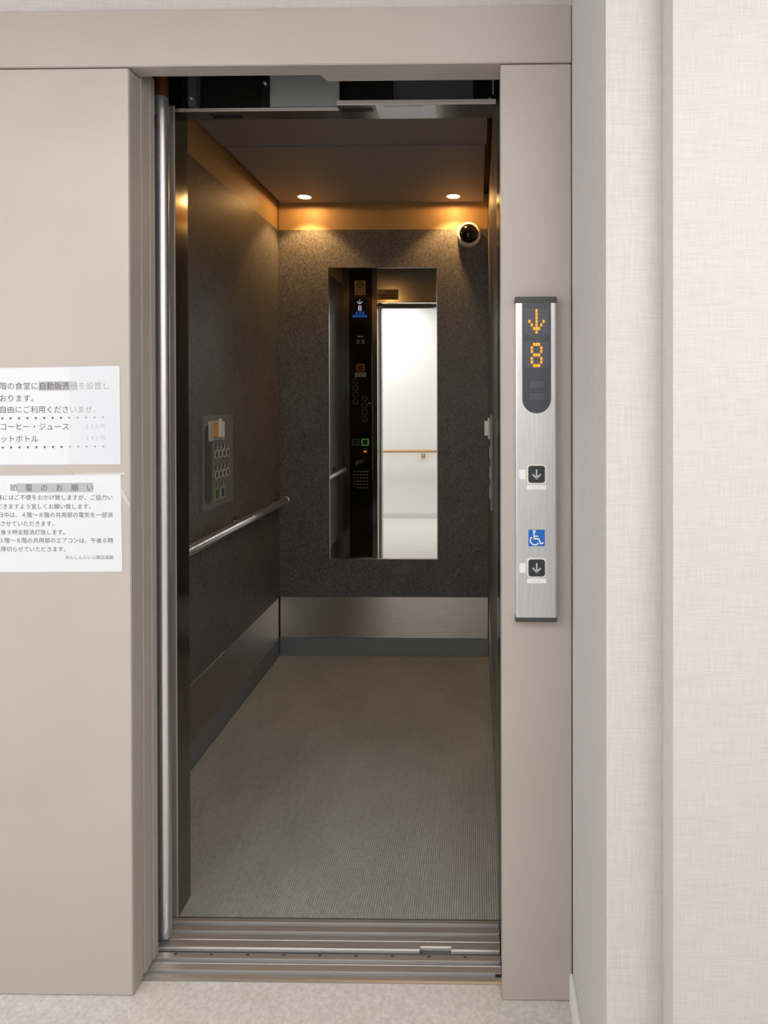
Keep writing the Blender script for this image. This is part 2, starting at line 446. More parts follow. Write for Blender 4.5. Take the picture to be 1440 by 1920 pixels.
# ---- car doors slid open, with the safety edge
d2 = root('door_2', (-1.1, 1.56, 0)); st(d2, 'steel car doors slid open with a chrome safety edge')
box('door_panel', -1.30, -0.786, 1.5280, 1.5560, 0.006, 2.075, 'steel_v', d2, 0.0015)
box('door_panel', -1.30, -0.790, 1.5640, 1.5920, 0.006, 2.075, 'steel_v', d2, 0.0015)
cx, cy = -0.7670, 1.5445
se_pts = []
for k in range(15):
    a = -PI * 0.62 + k / 14 * PI * 1.12
    se_pts.append((cx + 0.0180 * math.cos(a), cy + 0.0160 * math.sin(a)))
se_pts += [(cx - 0.0185, cy + 0.016), (cx - 0.0185, cy - 0.0150)]
se = prism_obj('safety_edge', se_pts, 'Z', 0.012, 2.050, 'chrome', d2, True)
tag(se, 'polished chrome safety edge')
for k, dx in enumerate((-0.0160, -0.0105)):
    box('rubber_strip', cx + dx, cx + dx + 0.0022, cy - 0.0158, cy - 0.0146, 0.02, 2.04, 'rubberblk', se)
tg = prism_obj('guide_strip', [(cx + (x - cx) * 0.98, cy + (y - cy) * 0.98) for x, y in se_pts], 'Z', 2.050, 2.130, 'bronze', d2, True)
box('edge_seal', -0.786, -0.7815, 1.5100, 1.5285, 0.012, 2.06, 'rubberblk', d2)

# ================================================================== LIFT CAR
# front return columns and lintel
t4 = root('trim_4', (-0.9, 1.645, 0)); st(t4, 'brushed steel front return column of the car on the left')
box('return_column', CL - 0.03, XL, 1.610, CF, 0.003, 2.36, 'steel_v', t4)
box('column_face', -0.812, XL - 0.0030, 1.6085, 1.6100, 0.003, 2.06, 'face', t4)
box('highlight_strip', XL - 0.0028, XL, 1.6080, 1.6105, 0.003, 2.06, 'lip', t4)  # pale strip painted in as the highlight along the column edge
t5 = root('trim_5', (0.06, 1.64, 0)); st(t5, 'narrow brushed steel return of the car on the right')
box('return_column', XR, CR + 0.03, 1.604, CF, 0.003, 2.36, 'steel_v', t5, 0.001)
box('strike_post', XR + 0.0010, CR + 0.03, 1.5290, 1.6035, 0.004, 2.075, 'steel_v', t5)
t6 = root('trim_6', (-0.36, 1.65, 2.055)); st(t6, 'steel lintel over the car doorway, stepped at the middle')
ZL = 2.055
prism_obj('lintel_plate', [(XL, 1.632), (-0.352, 1.632), (-0.352, 1.604), (XR, 1.604), (XR, CF), (XL, CF)], 'Z', ZL, ZL + 0.010, 'steel', t6)
box('lintel_edge', XL, -0.353, 1.6295, 1.6319, ZL + 0.0005, ZL + 0.0085, 'lip', t6, 0.0006)
box('lintel_edge', -0.352, XR - 0.004, 1.6015, 1.6039, ZL + 0.0005, ZL + 0.0125, 'lip', t6, 0.0006)
box('inner_panel', XL, XR, 1.668, CF, ZL + 0.010, 2.36, 'steel', t6)
box('sensor_slot', -0.689, -0.613, 1.648, 1.668, ZL - 0.0012, ZL + 0.001, 'beam', t6)
box('sensor_slot', -0.344, -0.265, 1.618, 1.636, ZL - 0.0012, ZL + 0.001, 'beam', t6)
ns = root('sticker', (-0.18, 1.643, ZL), label='plain white sheet standing in for a bright reflection under the steel door lintel', cat='sticker')  # white sheet puts a bright reflection in the steel into colour
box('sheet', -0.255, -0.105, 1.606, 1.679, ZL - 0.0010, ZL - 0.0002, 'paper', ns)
box('patch_edge', -0.235, -0.135, 1.606, 1.609, ZL - 0.0014, ZL - 0.0010, 'inklight', ns)
# door gear seen above the lintel
dg_ = root('door_operator', (-0.4, 1.65, ZL), label='black door gear housing with grey hanger plate above the lintel', cat='door gear')
box('back_plate', -1.1, XR + 0.03, 1.650, 1.666, ZL + 0.0105, 2.50, 'black', dg_)
box('hanger_plate', -0.530, -0.352, 1.6335, 1.6380, ZL + 0.011, 2.42, 'hanger', dg_)
box('cover_panel', -0.215, -0.010, 1.6400, 1.6480, ZL + 0.011, 2.42, 'gpanel', dg_)
box('cover_rib', -0.235, -0.217, 1.6300, 1.6480, ZL + 0.011, 2.42, 'black', dg_)
box('hanger_rib', -0.548, -0.531, 1.6260, 1.6480, ZL + 0.011, 2.42, 'black', dg_)
box('side_post', -0.735, -0.715, 1.6200, 1.6480, ZL + 0.011, 2.42, 'gpanel', dg_)
box('cable_rod', 0.038, 0.0405, 1.5900, 1.5925, ZL + 0.02, 2.42, 'ring', dg_)
def bolt(x, y, z, r, parent):
    bm = bmesh.new(); prism(bm, circ(x, z, r, 6), 'Y', y - r, y)
    prism(bm, circ(x, z, r * 0.5, 10), 'Y', y - r * 2.0, y - r)
    return link('bolt', bm, 'chrome', parent)
bolt(-0.5385, 1.6260, 2.122, 0.0055, dg_); bolt(-0.725, 1.6200, 2.083, 0.0055, dg_); bolt(0.032, 1.64, 2.085, 0.004, dg_)

# car floor
cf = root('floor_car', (-0.48, 2.4, 0)); st(cf, 'grey ribbed rubber floor of the lift car')
box('floor_slab', CL - 0.03, CR + 0.03, 1.6095, CB + 0.03, -0.04, -0.0030, 'rubber', cf)
bm = bmesh.new()
pitch_, x = 0.0061, CL
pr_ = []
while x < CR - pitch_:
    pr_ += [(x, -0.0026), (x + 0.0016, -0.0026), (x + 0.0022, -0.0003), (x + 0.0030, 0.0), (x + 0.0047, 0.0), (x + 0.0055, -0.0003), (x + pitch_, -0.0026)]
    x += pitch_
va = [bm.verts.new((a, 1.6125, b)) for a, b in pr_]; vb = [bm.verts.new((a, CB, b)) for a, b in pr_]
for i in range(len(pr_) - 1): bm.faces.new((va[i], va[i + 1], vb[i + 1], vb[i]))
rb = link('ribs', bm, 'rubber', cf); tag(rb, kind='stuff')
for f in rb.data.polygons:
    if f.normal.z < 0: f.flip()
box('floor_edge', XL, XR, 1.6087, 1.6124, -0.002, 0.0016, 'dark', cf)

# walls: each with its dark panel, cornice, kick plate and skirting
ZP, ZK, ZB, ZCE = 2.189, 0.305, 0.0915, 2.37
def car_wall(name, label, kind):
    if kind == 'L': org = (CL, 2.4, 0)
    elif kind == 'R': org = (CR, 2.4, 0)
    else: org = (-0.48, CB, 0)
    r_ = root(name, org); st(r_, label)
    def b(nm, lo, hi, z0, z1, depth, mat, bev=0.0006):
        if kind == 'L': return box(nm, CL - 0.03, CL - depth, lo, hi, z0, z1, mat, r_, bev)
        if kind == 'R': return box(nm, CR + depth, CR + 0.03, lo, hi, z0, z1, mat, r_, bev)
        return box(nm, lo, hi, CB + depth, CB + 0.03, z0, z1, mat, r_, bev)
    lo, hi = (CL, CR) if kind == 'B' else (CF, CB)
    b('wall_panel', lo, hi, ZK + 0.0006, ZP - 0.0006, 0.0, 'felt')
    if kind == 'B':
        b('cornice', lo, -0.489, ZP, ZCE, 0.002, 'cornice'); b('cornice', -0.488, hi, ZP, ZCE, 0.002, 'cornice')
    else:
        b('cornice', lo, hi, ZP, ZCE, 0.002, 'cornice')
    b('kick_plate', lo + (0.004 if kind == 'B' else 0), hi - 0.004, ZB + 0.001, ZK - 0.001, 0.001, 'kick')
    b('baseboard', lo, hi, -0.002, ZB - 0.0005, -0.002 if kind == 'X' else 0.0015, 'base')
    return r_
car_wall('wall_car_left', 'dark speckled left wall of the lift car with beige cornice', 'L')
car_wall('wall_car_right', 'dark speckled right wall of the lift car seen edge on', 'R')
rearw = car_wall('wall_car_rear', 'dark speckled rear wall of the lift car with steel kick plate', 'B')
for nm, xa in (('corner_glint', CL + 0.001), ('corner_glint', CR - 0.004)):  # bronze strips paint the warm light caught on the kick plate edges
    box(nm, xa, xa + 0.003, CB - 0.003, CB + 0.002, ZB, ZK, 'bronze', rearw, 0.0005)

# ceiling of the car
cc = root('ceiling_car', (-0.48, 2.5, 2.323)); st(cc, 'grey beige suspended ceiling panels of the lift car')
ZC = 2.323
box('ceiling_panel', CL + 0.004, 0.037, 1.685, 2.5380, ZC + 0.005, ZC + 0.018, 'ceil', cc, 0.001)
def panel_with_holes(name, x0, x1, y0, y1, z0, z1, holes, r, mat, parent):
    bm = bmesh.new(); n = 24
    xs = [x0] + [(holes[0][0] + holes[1][0]) / 2] + [x1]
    for i, (hx, hy) in enumerate(holes):
        a, b = xs[i], xs[i + 1]
        inner = [(hx + r * math.cos(2 * PI * k / n), hy + r * math.sin(2 * PI * k / n)) for k in range(n)]
        outer = []
        for k in range(n):
            c, s = math.cos(2 * PI * k / n), math.sin(2 * PI * k / n)
            t = min(((b - hx) / c if c > 1e-6 else 9e9), ((a - hx) / c if c < -1e-6 else 9e9), ((y1 - hy) / s if s > 1e-6 else 9e9), ((y0 - hy) / s if s < -1e-6 else 9e9))
            outer.append((hx + c * t, hy + s * t))
        # insert the rectangle corners
        cor = [(b, y1), (a, y1), (a, y0), (b, y0)]
        for z in (z0, z1):
            vi = [bm.verts.new((p[0], p[1], z)) for p in inner]; vo = [bm.verts.new((p[0], p[1], z)) for p in outer]
            for k in range(n):
                j = (k + 1) % n
                e = None
                for c_ in cor:
                    ak = math.atan2(outer[k][1] - hy, outer[k][0] - hx) % (2 * PI); aj = math.atan2(outer[j][1] - hy, outer[j][0] - hx) % (2 * PI)
                    ac = math.atan2(c_[1] - hy, c_[0] - hx) % (2 * PI)
                    if aj < ak: aj += 2 * PI
                    if ac < ak - 1e-9: ac += 2 * PI
                    if ak + 1e-6 < ac < aj - 1e-6: e = c_
                if e: bm.faces.new((vi[k], vo[k], bm.verts.new((e[0], e[1], z)), vo[j], vi[j]))
                else: bm.faces.new((vi[k], vo[k], vo[j], vi[j]))
        ia = [bm.verts.new((p[0], p[1], z0)) for p in inner]; ib = [bm.verts.new((p[0], p[1], z1)) for p in inner]
        for k in range(n): bm.faces.new((ia[k], ia[(k + 1) % n], ib[(k + 1) % n], ib[k]))
    for p, q in (((x0, y0), (x1, y0)), ((x1, y0), (x1, y1)), ((x1, y1), (x0, y1)), ((x0, y1), (x0, y0))):
        bm.faces.new([bm.verts.new((p[0], p[1], z0)), bm.verts.new((q[0], q[1], z0)), bm.verts.new((q[0], q[1], z1)), bm.verts.new((p[0], p[1], z1))])
    bmesh.ops.remove_doubles(bm, verts=bm.verts, dist=1e-5)
    return link(name, bm, mat, parent)
LAMPS = [(-0.8556, 3.161), (-0.1187, 3.168)]
panel_with_holes('ceiling_panel', CL + 0.019, 0.030, 2.5400, 3.258, ZC, ZC + 0.014, LAMPS, 0.034, 'ceil', cc)
box('ceiling_back', CL - 0.03, CR + 0.03, CF - 0.012, CB + 0.03, ZCE, ZCE + 0.02, 'black', cc)

# downlights
for (lx, ly), lab in zip(LAMPS, ('round warm recessed downlight in the car ceiling, left one', 'round warm recessed downlight in the car ceiling near the dome camera')):
    dl = root('downlight', (lx, ly, ZC), label=lab, cat='downlight', group='car ceiling downlights')
    bm = bmesh.new(); n = 28
    loops = [(0.040, -0.0002), (0.039, -0.0022), (0.033, -0.0022), (0.030, 0.010), (0.028, 0.024)]
    rr = [[bm.verts.new((lx + r * math.cos(2 * PI * k / n), ly + r * math.sin(2 * PI * k / n), ZC + z)) for k in range(n)] for r, z in loops]
    for a, b in zip(rr, rr[1:]):
        for k in range(n): bm.faces.new((a[k], a[(k + 1) % n], b[(k + 1) % n], b[k]))
    link('trim_ring', bm, 'camwhite', dl, True)
    bm = bmesh.new()
    lens = [(0.0295, 0.006), (0.022, 0.002), (0.012, 0.0005)]
    rr = [[bm.verts.new((lx + r * math.cos(2 * PI * k / n), ly + r * math.sin(2 * PI * k / n), ZC + z)) for k in range(n)] for r, z in lens]
    for a, b in zip(rr, rr[1:]):
        for k in range(n): bm.faces.new((a[k], a[(k + 1) % n], b[(k + 1) % n], b[k]))
    bm.faces.new(rr[-1])
    link('lamp', bm, 'lamp', dl, True)
    sp = bpy.data.lights.new('downlight_beam', 'SPOT'); sp.energy = 10.5; sp.color = (1.0, 0.58, 0.22)
    sp.spot_size = math.radians(106); sp.spot_blend = 0.40; sp.shadow_soft_size = 0.02
    so = bpy.data.objects.new('downlight_beam', sp); COL.objects.link(so); so.parent = dl; so.location = (0, 0, -0.012)
    gl = bpy.data.lights.new('downlight_glow', 'SPOT'); gl.spot_size = PI; gl.spot_blend = 0.08; gl.energy = 1.2; gl.color = (1.0, 0.52, 0.16); gl.shadow_soft_size = 0.012
    go = bpy.data.objects.new('downlight_glow', gl); COL.objects.link(go); go.parent = dl; go.location = (0, 0, -0.020)

# ---- mirror
mr = root('wall_mirror', (-0.485, CB, 0.504), label='tall narrow mirror in a thin steel frame on the rear car wall', cat='mirror')
mx0, mx1, mz0, mz1 = -0.760, -0.210, 0.504, 1.991
ring_obj('frame', [(mx0 - .004, mz0 - .004), (mx1 + .004, mz0 - .004), (mx1 + .004, mz1 + .004), (mx0 - .004, mz1 + .004)], [(mx0, mz0), (mx1, mz0), (mx1, mz1), (mx0, mz1)], 'Y', CB - 0.009, CB + 0.001, 'steel', mr)
box('glass', mx0 + 0.0002, mx1 - 0.0002, CB - 0.005, CB + 0.0005, mz0 + 0.0002, mz1 - 0.0002, 'mirror', mr)

# ---- handrail of the car
RX, RZ, RR = -0.982, 0.805, 0.0195
ch = root('handrail', (RX, 2.5, RZ), label='polished steel tube handrail along the left car wall', cat='handrail')
tube_obj('rail', [(RX, 1.872, RZ), (RX, 2.742, RZ)], RR, 'chrome_rail', ch, 28)
tube_obj('rail', [(RX, 2.752, RZ), (RX, 3.245, RZ)], RR, 'chrome_rail', ch, 28)
tube_obj('joint_ring', [(RX, 2.741, RZ), (RX, 2.753, RZ)], RR - 0.0025, 'steel', ch, 28)
for ya, yb in ((1.872, 1.862), (3.245, 3.256)):
    tube_obj('end_cap', [(RX, ya, RZ), (RX, (ya + yb) / 2, RZ), (RX, yb, RZ)], [RR + 0.0012, RR + 0.0012, RR - 0.004], 'chrome_rail', ch, 28)
for yb in (2.02, 2.665, 3.16):
    k_ = box('bracket', CL - 0.001, CL + 0.005, yb - 0.022, yb + 0.022, RZ - 0.010, RZ + 0.034, 'steel', ch, 0.001)
    tube_obj('bracket_arm', [(CL + 0.004, yb, RZ), (RX - RR + 0.003, yb, RZ)], 0.009, 'steel', k_, 12)
    bm = bmesh.new(); prism(bm, circ(yb - 0.012, RZ + 0.024, 0.004, 8), 'X', CL + 0.004, CL + 0.0065); link('screw', bm, 'dark', k_)

# ---- wheelchair operating panel on the side wall (built on the left wall)
def side_panel(label):
    P = root('side_operating_panel', (CL, 2.495, 0.902), label=label, cat='control panel', group='wheelchair operating panels on the side walls')
    X0 = CL - 0.0005
    def pl(name, pts, a, b, mat, parent=P): return prism_obj(name, pts, 'X', X0 + a, X0 + b, mat, parent)
    pl('plate', rrect(2.495, 1.080, 0.286, 0.356, 0.004, 3), 0, 0.0069, 'plate')
    slot = pl('display_slot', rrect(2.397, 1.074, 0.060, 0.298, 0.0299, 8), 0.0068, 0.0085, 'slot')
    for z in (1.13, 1.03): pl('indicator_lamp', rrect(2.397, z, 0.022, 0.034, 0.003, 2), 0.0084, 0.0088, 'dimlamp', slot)
    # intercom button under its guard
    g = pl('guard_plate', rrect(2.465, 1.200, 0.142, 0.074, 0.004, 3), 0.0068, 0.0095, 'ring')
    for dy in (-0.056, 0.062):
        pl('guard_wing', rrect(2.462 + dy, 1.196, 0.022, 0.070, 0.002, 2), 0.0094, 0.013, 'ring', g)
    pl('guard_tab', rrect(2.497, 1.236, 0.020, 0.018, 0.002, 2), 0.0094, 0.014, 'plastic', g)
    pl('intercom_lens', rrect(2.452, 1.203, 0.026, 0.060, 0.006, 3), 0.0094, 0.018, 'amber', g)
    pl('intercom_cap', rrect(2.4835, 1.203, 0.034, 0.058, 0.004, 3), 0.0094, 0.028, 'plastic', g)
    for r_, z in enumerate((1.106, 1.026)):
        for c_, y in enumerate((2.472, 2.5085, 2.545, 2.582)):
            k = ring_obj('button_ring', circ(y, z, 0.0168, 20), circ(y, z, 0.0132, 20), 'X', X0 + 0.0068, X0 + 0.0092, 'ring', P)
            pl('button_cap', circ(y, z, 0.0131, 20), 0.0068, 0.0082, 'slot', k)
            t = pl('tactile_plate', rrect(y - 0.006, z + 0.030, 0.010, 0.018, 0.001, 1), 0.0068, 0.0075, 'slot')
            pl('tactile_mark', rrect(y + 0.004, z + 0.027, 0.006, 0.014, 0.001, 1), 0.0068, 0.0078, 'ring', t)
    for y, m1, m2 in ((2.474, 'green', 'dgreen'), (2.530, 'ring', 'slot')):
        k = ring_obj('button_frame', rrect(y, 0.951, 0.040, 0.042, 0.004, 3), rrect(y, 0.951, 0.034, 0.036, 0.003, 3), 'X', X0 + 0.0068, X0 + 0.0092, m1, P)
        pl('button_cap', rrect(y, 0.951, 0.0338, 0.0358, 0.003, 3), 0.0068, 0.0084, m2, k)
        t = pl('tactile_plate', rrect(y - 0.005, 0.985, 0.010, 0.016, 0.001, 1), 0.0068, 0.0075, 'slot')
        pl('tactile_mark', rrect(y + 0.004, 0.982, 0.006, 0.012, 0.001, 1), 0.0068, 0.0078, 'ring', t)
    return P
def dup(r_, loc, rz, label):
    c = r_.copy(); COL.objects.link(c); c.location = loc; c.rotation_euler = (0, 0, rz); c['label'] = label
    for ch_ in list(r_.children):
        d = ch_.copy(); COL.objects.link(d); d.parent = c
        for g_ in list(ch_.children):
            e = g_.copy(); COL.objects.link(e); e.parent = d
    return c
sp_ = side_panel('grey operating panel with round buttons above the steel handrail')
dup(sp_, (CR, 2.525, 0.902), PI, 'operating panel on the right car wall seen edge on')

# ---- main operating panel on the inside of the left return, seen in the mirror
co = root('car_operating_panel', (-0.889, CF, 0.12), label='tall black glass operating panel on the car front, seen in the mirror', cat='control panel')
YF = CF + 0.006
def cp(name, pts, a, b, mat, parent=co): return prism_obj(name, pts, 'Y', YF + a, YF + b, mat, parent)
cp('glass_plate', rrect(-0.889, 1.215, 0.172, 2.19, 0.003, 2), -0.0065, 0.0, 'glass')
ct = cp('certificate', rrect(-0.8925, 2.168, 0.086, 0.112, 0.002, 2), -0.0005, 0.001, 'cream')
bm = bmesh.new(); ring_prism(bm, circ(-0.8925, 2.192, 0.027, 20), circ(-0.8925, 2.192, 0.019, 20), 'Y', YF + 0.0008, YF + 0.0014); link('crest', bm, 'olive', ct)
cp('crest', circ(-0.8925, 2.192, 0.008, 10), 0.0008, 0.0014, 'olive', ct)
ds = cp('display_window', rrect(-0.8945, 2.010, 0.128, 0.145, 0.003, 2), -0.0005, 0.0006, 'black')
bm = bmesh.new()
stroke(bm, [(-0.8945, 2.078), (-0.8945, 2.050)], 0.005, YF + 0.0004, YF + 0.0012)
stroke(bm, [(-0.914, 2.064), (-0.905, 2.052), (-0.8945, 2.047), (-0.884, 2.052), (-0.875, 2.064)], 0.006, YF + 0.0004, YF + 0.0012)
link('arrow_sign', bm, 'ledw', ds)
bm = bmesh.new(); ring_prism(bm, rrect(-0.8945, 2.0235, 0.026, 0.020, 0.007, 4), rrect(-0.8945, 2.0235, 0.013, 0.009, 0.004, 4), 'Y', YF + 0.0004, YF + 0.0012)
ring_prism(bm, rrect(-0.8945, 2.0045, 0.028, 0.022, 0.008, 4), rrect(-0.8945, 2.0045, 0.014, 0.010, 0.004, 4), 'Y', YF + 0.0004, YF + 0.0012)
link('floor_number', bm, 'ledw', ds)
for a, b in ((-0.919, 0.016), (-0.8945, 0.018), (-0.870, 0.016)): cp('screen_text', rrect(a, 1.976, b, 0.022, 0.002, 1), 0.0004, 0.0012, 'ledb', ds)
cp('screen_text', rrect(-0.8945, 1.953, 0.112, 0.018, 0.002, 1), 0.0004, 0.0012, 'ledb', ds)
lb = cp('rating_label', rrect(-0.892, 1.798, 0.044, 0.010, 0.001, 1), -0.0005, 0.0008, 'cream')
for xx in (-0.909, -0.870): cp('rating_mark', rrect(xx, 1.760, 0.022, 0.032, 0.001, 1), -0.0005, 0.0008, 'base', lb)
ic = ring_obj('intercom_frame', rrect(-0.891, 1.562, 0.066, 0.060, 0.014, 4), rrect(-0.891, 1.558, 0.040, 0.040, 0.006, 4), 'Y', YF - 0.0005, YF + 0.004, 'amber', co)
cp('intercom_cap', rrect(-0.891, 1.558, 0.0398, 0.0398, 0.006, 4), -0.0005, 0.002, 'bronze', ic)
cp('intercom_label', rrect(-0.891, 1.508, 0.088, 0.036, 0.002, 1), -0.0005, 0.001, 'ring')
for xx, zs in ((-0.929, (1.458, 1.407, 1.356, 1.304)), (-0.860, (1.328, 1.275, 1.223, 1.170))):
    for z in zs:
        k = ring_obj('button_ring', circ(xx, z, 0.0225, 24), circ(xx, z, 0.0170, 24), 'Y', YF - 0.0005, YF + 0.002, 'plate', co)
        cp('button_cap', circ(xx, z, 0.0169, 20), -0.0005, 0.0012, 'black', k)
for xx, m1, m2 in ((-0.929, 'plate', 'black'), (-0.857, 'ledg', 'dgreen')):
    k = ring_obj('button_frame', rrect(xx, 0.995, 0.056, 0.052, 0.006, 3), rrect(xx, 0.995, 0.042, 0.040, 0.004, 3), 'Y', YF - 0.0005, YF + 0.002, m1, co)
    cp('button_cap', rrect(xx, 0.995, 0.0418, 0.0398, 0.004, 3), -0.0005, 0.001, m2, k)
k = ring_obj('button_frame', rrect(-0.857, 0.930, 0.040, 0.038, 0.004, 3), rrect(-0.857, 0.930, 0.032, 0.030, 0.003, 3), 'Y', YF - 0.0005, YF + 0.002, 'plate', co)
cp('button_lamp', rrect(-0.857, 0.924, 0.020, 0.014, 0.004, 3), -0.0005, 0.001, 'ledo', k)
cp('key_switch', rrect(-0.822, 1.292, 0.022, 0.009, 0.004, 3), -0.0005, 0.004, 'camwhite')
for r_ in range(6):
    z = 0.772 - r_ * 0.0245
    for c_ in range(5):
        if r_ == 5 and c_ == 0: continue
        cp('caption_line', rrect(-0.936 + c_ * 0.0235, z, 0.019 - 0.003 * ((r_ + c_) % 2), 0.008, 0.001, 1), -0.0005, 0.0005, 'base')
tl = root('sticker', (-0.704, CF, 2.078), label='orange tinted caution sticker above the car doorway, seen in the mirror', cat='sticker')
box('sheet', -0.762, -0.602, CF - 0.0002, CF + 0.0012, 2.078, 2.156, 'cream', tl)
for z, a, b in ((2.136, -0.70, -0.615), (2.112, -0.75, -0.615), (2.094, -0.74, -0.62)):
    box('print_line', a, b, CF + 0.0012, CF + 0.0015, z - 0.004, z + 0.004, 'redink', tl)

# ---- dome camera
sc = root('security_camera', (-0.0435, CB, 2.152), label='round dome security camera with smoked lens in the rear corner', cat='camera')
def lathe_y(name, prof, x, z, mat, n=36):
    bm = bmesh.new()
    rr = [[bm.verts.new((x + r * math.cos(2 * PI * k / n), y, z + r * math.sin(2 * PI * k / n))) for k in range(n)] for r, y in prof]
    for a, b in zip(rr, rr[1:]):
        for k in range(n): bm.faces.new((a[k], a[(k + 1) % n], b[(k + 1) % n], b[k]))
    bm.faces.new(rr[0]); bm.faces.new(rr[-1])
    return link(name, bm, mat, sc, True)
lathe_y('housing', [(0.059, CB + 0.0005), (0.0605, CB - 0.010), (0.0605, CB - 0.042), (0.058, CB - 0.050), (0.053, CB - 0.054), (0.048, CB - 0.052)], -0.0435, 2.152, 'camwhite')
lathe_y('dome', [(0.0482 * math.cos(a), CB - 0.050 - 0.044 * math.sin(a)) for a in [k / 10 * PI / 2 * 0.985 for k in range(11)]], -0.0435, 2.152, 'domeb')

# ================================================================== HALL CALL PANEL
hp = root('hall_call_panel', (0.125, FY, 0.838), label='silver call panel with orange floor display beside the lift door', cat='call panel')
PX0, PX1, PY = 0.0808, 0.1695, 1.376
pf = [(PX0, FY + 0.0005), (PX0, PY + 0.005), (PX0 + 0.0012, PY + 0.0012), (PX0 + 0.004, PY), (PX1 - 0.004, PY), (PX1 - 0.0012, PY + 0.0012), (PX1, PY + 0.005), (PX1, FY + 0.0005)]
prism_obj('body', pf, 'Z', 0.848, 1.524, 'alu', hp)
box('end_cap', PX0 - 0.0008, PX1 + 0.0008, PY - 0.001, FY + 0.0005, 1.524, 1.5378, 'cap', hp, 0.0015, 2)
box('end_cap', PX0 - 0.0008, PX1 + 0.0008, PY - 0.001, FY + 0.0005, 0.838, 0.848, 'cap', hp, 0.0015, 2)
pcx = 0.1264
R_ = 0.0308
dpts = [(pcx + R_, 1.5238), (pcx - R_, 1.5238)] + [(pcx + R_ * math.cos(PI + k / 18 * PI), 1.3180 + R_ * math.sin(PI + k / 18 * PI)) for k in range(19)]
dsp = prism_obj('display_window', dpts, 'Y', PY - 0.0008, PY + 0.001, 'display', hp)
for zc, hh in ((1.4840, 0.0560), (1.4130, 0.0560)):
    prism_obj('led_window', rrect(pcx, zc, 0.0545, hh, 0.0005, 1), 'Y', PY - 0.0011, PY - 0.0007, 'ledwin', dsp)
for zc in (1.350, 1.3235):
    prism_obj('led_window', rrect(pcx, zc, 0.030, 0.0135, 0.0005, 1), 'Y', PY - 0.0011, PY - 0.0007, 'ledwin', dsp)
ARROW = ['...#...', '...#...', '...#...', '#..#..#', '.#.#.#.', '..###..', '...#...']
EIGHT = ['.###.', '#...#', '#...#', '.###.', '#...#', '#...#', '.###.']
dot_me = None
for pat, zc in ((ARROW, 1.4845), (EIGHT, 1.4125)):
    nc = len(pat[0])
    for r_, row in enumerate(pat):
        for c_, chv in enumerate(row):
            if chv != '#': continue
            x = pcx + (c_ - (nc - 1) / 2) * 0.00505; z = zc + (3 - r_) * 0.0076
            if dot_me is None:
                d_ = prism_obj('led_dot', rrect(x, z, 0.0045, 0.0062, 0.0010, 2), 'Y', PY - 0.0016, PY - 0.0010, 'led', dsp); dot_me = d_.data
            else:
                d_ = bpy.data.objects.new('led_dot', dot_me); COL.objects.link(d_); d_.parent = dsp
                d_.location = Vector((x, PY - 0.0013, z)) - wloc(dsp)
def call_button(z):
    fr = prism_obj('button_frame', rrect(0.1258, z, 0.0420, 0.0428, 0.0075, 5), 'Y', PY - 0.0018, PY + 0.001, 'plastic', hp)
    cpb = prism_obj('button_cap', rrect(0.1258, z, 0.0352, 0.0362, 0.0055, 5), 'Y', PY - 0.0032, PY - 0.001, 'btn', fr)
    bm = bmesh.new()
    stroke(bm, [(0.1258, z + 0.0105), (0.1258, z - 0.0095)], 0.0030, PY - 0.0037, PY - 0.0031)
    stroke(bm, [(0.1172, z + 0.0005), (0.1258, z - 0.0092), (0.1344, z + 0.0005)], 0.0030, PY - 0.0037, PY - 0.0031)
    link('arrow_mark', bm, 'arrow', fr)
    prism_obj('braille_label', rrect(0.0955, z - 0.0005, 0.0132, 0.0208, 0.0006, 1), 'Y', PY - 0.0007, PY + 0.0005, 'whiteprint', hp)
    bl = prism_obj('braille_label', rrect(0.1258, z - 0.0285, 0.0412, 0.0098, 0.0006, 1), 'Y', PY - 0.0007, PY + 0.0005, 'whiteprint', hp)
    bm = bmesh.new()
    for dx, dz in ((-0.008, .0015), (-0.006, -.0015), (-0.003, .0015), (0.002, -.0015), (0.005, .0015), (0.007, -.0015)):
        prism(bm, circ(0.1258 + dx, z - 0.0285 + dz, 0.0008, 8), 'Y', PY - 0.0011, PY - 0.0006)
    link('braille_dots', bm, 'hilite', bl)
call_button(1.1567); call_button(0.9556)
wz, wx = 1.0195, 0.1260
wsg = prism_obj('wheelchair_sign', rrect(wx, wz, 0.0352, 0.0352, 0.0006, 1), 'Y', PY - 0.0007, PY + 0.0005, 'blue', hp)
def wc(px, py): return (wx + (px - 326) * 0.000198, wz - (py - 921) * 0.000198)
bm = bmesh.new()
prism(bm, circ(*wc(299, 851), 0.0032, 16), 'Y', PY - 0.0011, PY - 0.0006)
stroke(bm, [wc(296, 862), wc(301, 930), wc(347, 930), wc(371, 984), wc(400, 972)], 0.0028, PY - 0.0011, PY - 0.0006)
stroke(bm, [wc(300, 902), wc(343, 902)], 0.0026, PY - 0.0012, PY - 0.0006)
arc = [wc(307 + 49 * math.cos(math.radians(a)), 946 - 49 * math.sin(math.radians(a))) for a in range(132, 336, 12)]
stroke(bm, arc, 0.0028, PY - 0.0011, PY - 0.0006)
link('wheelchair_figure', bm, 'whiteprint', wsg)

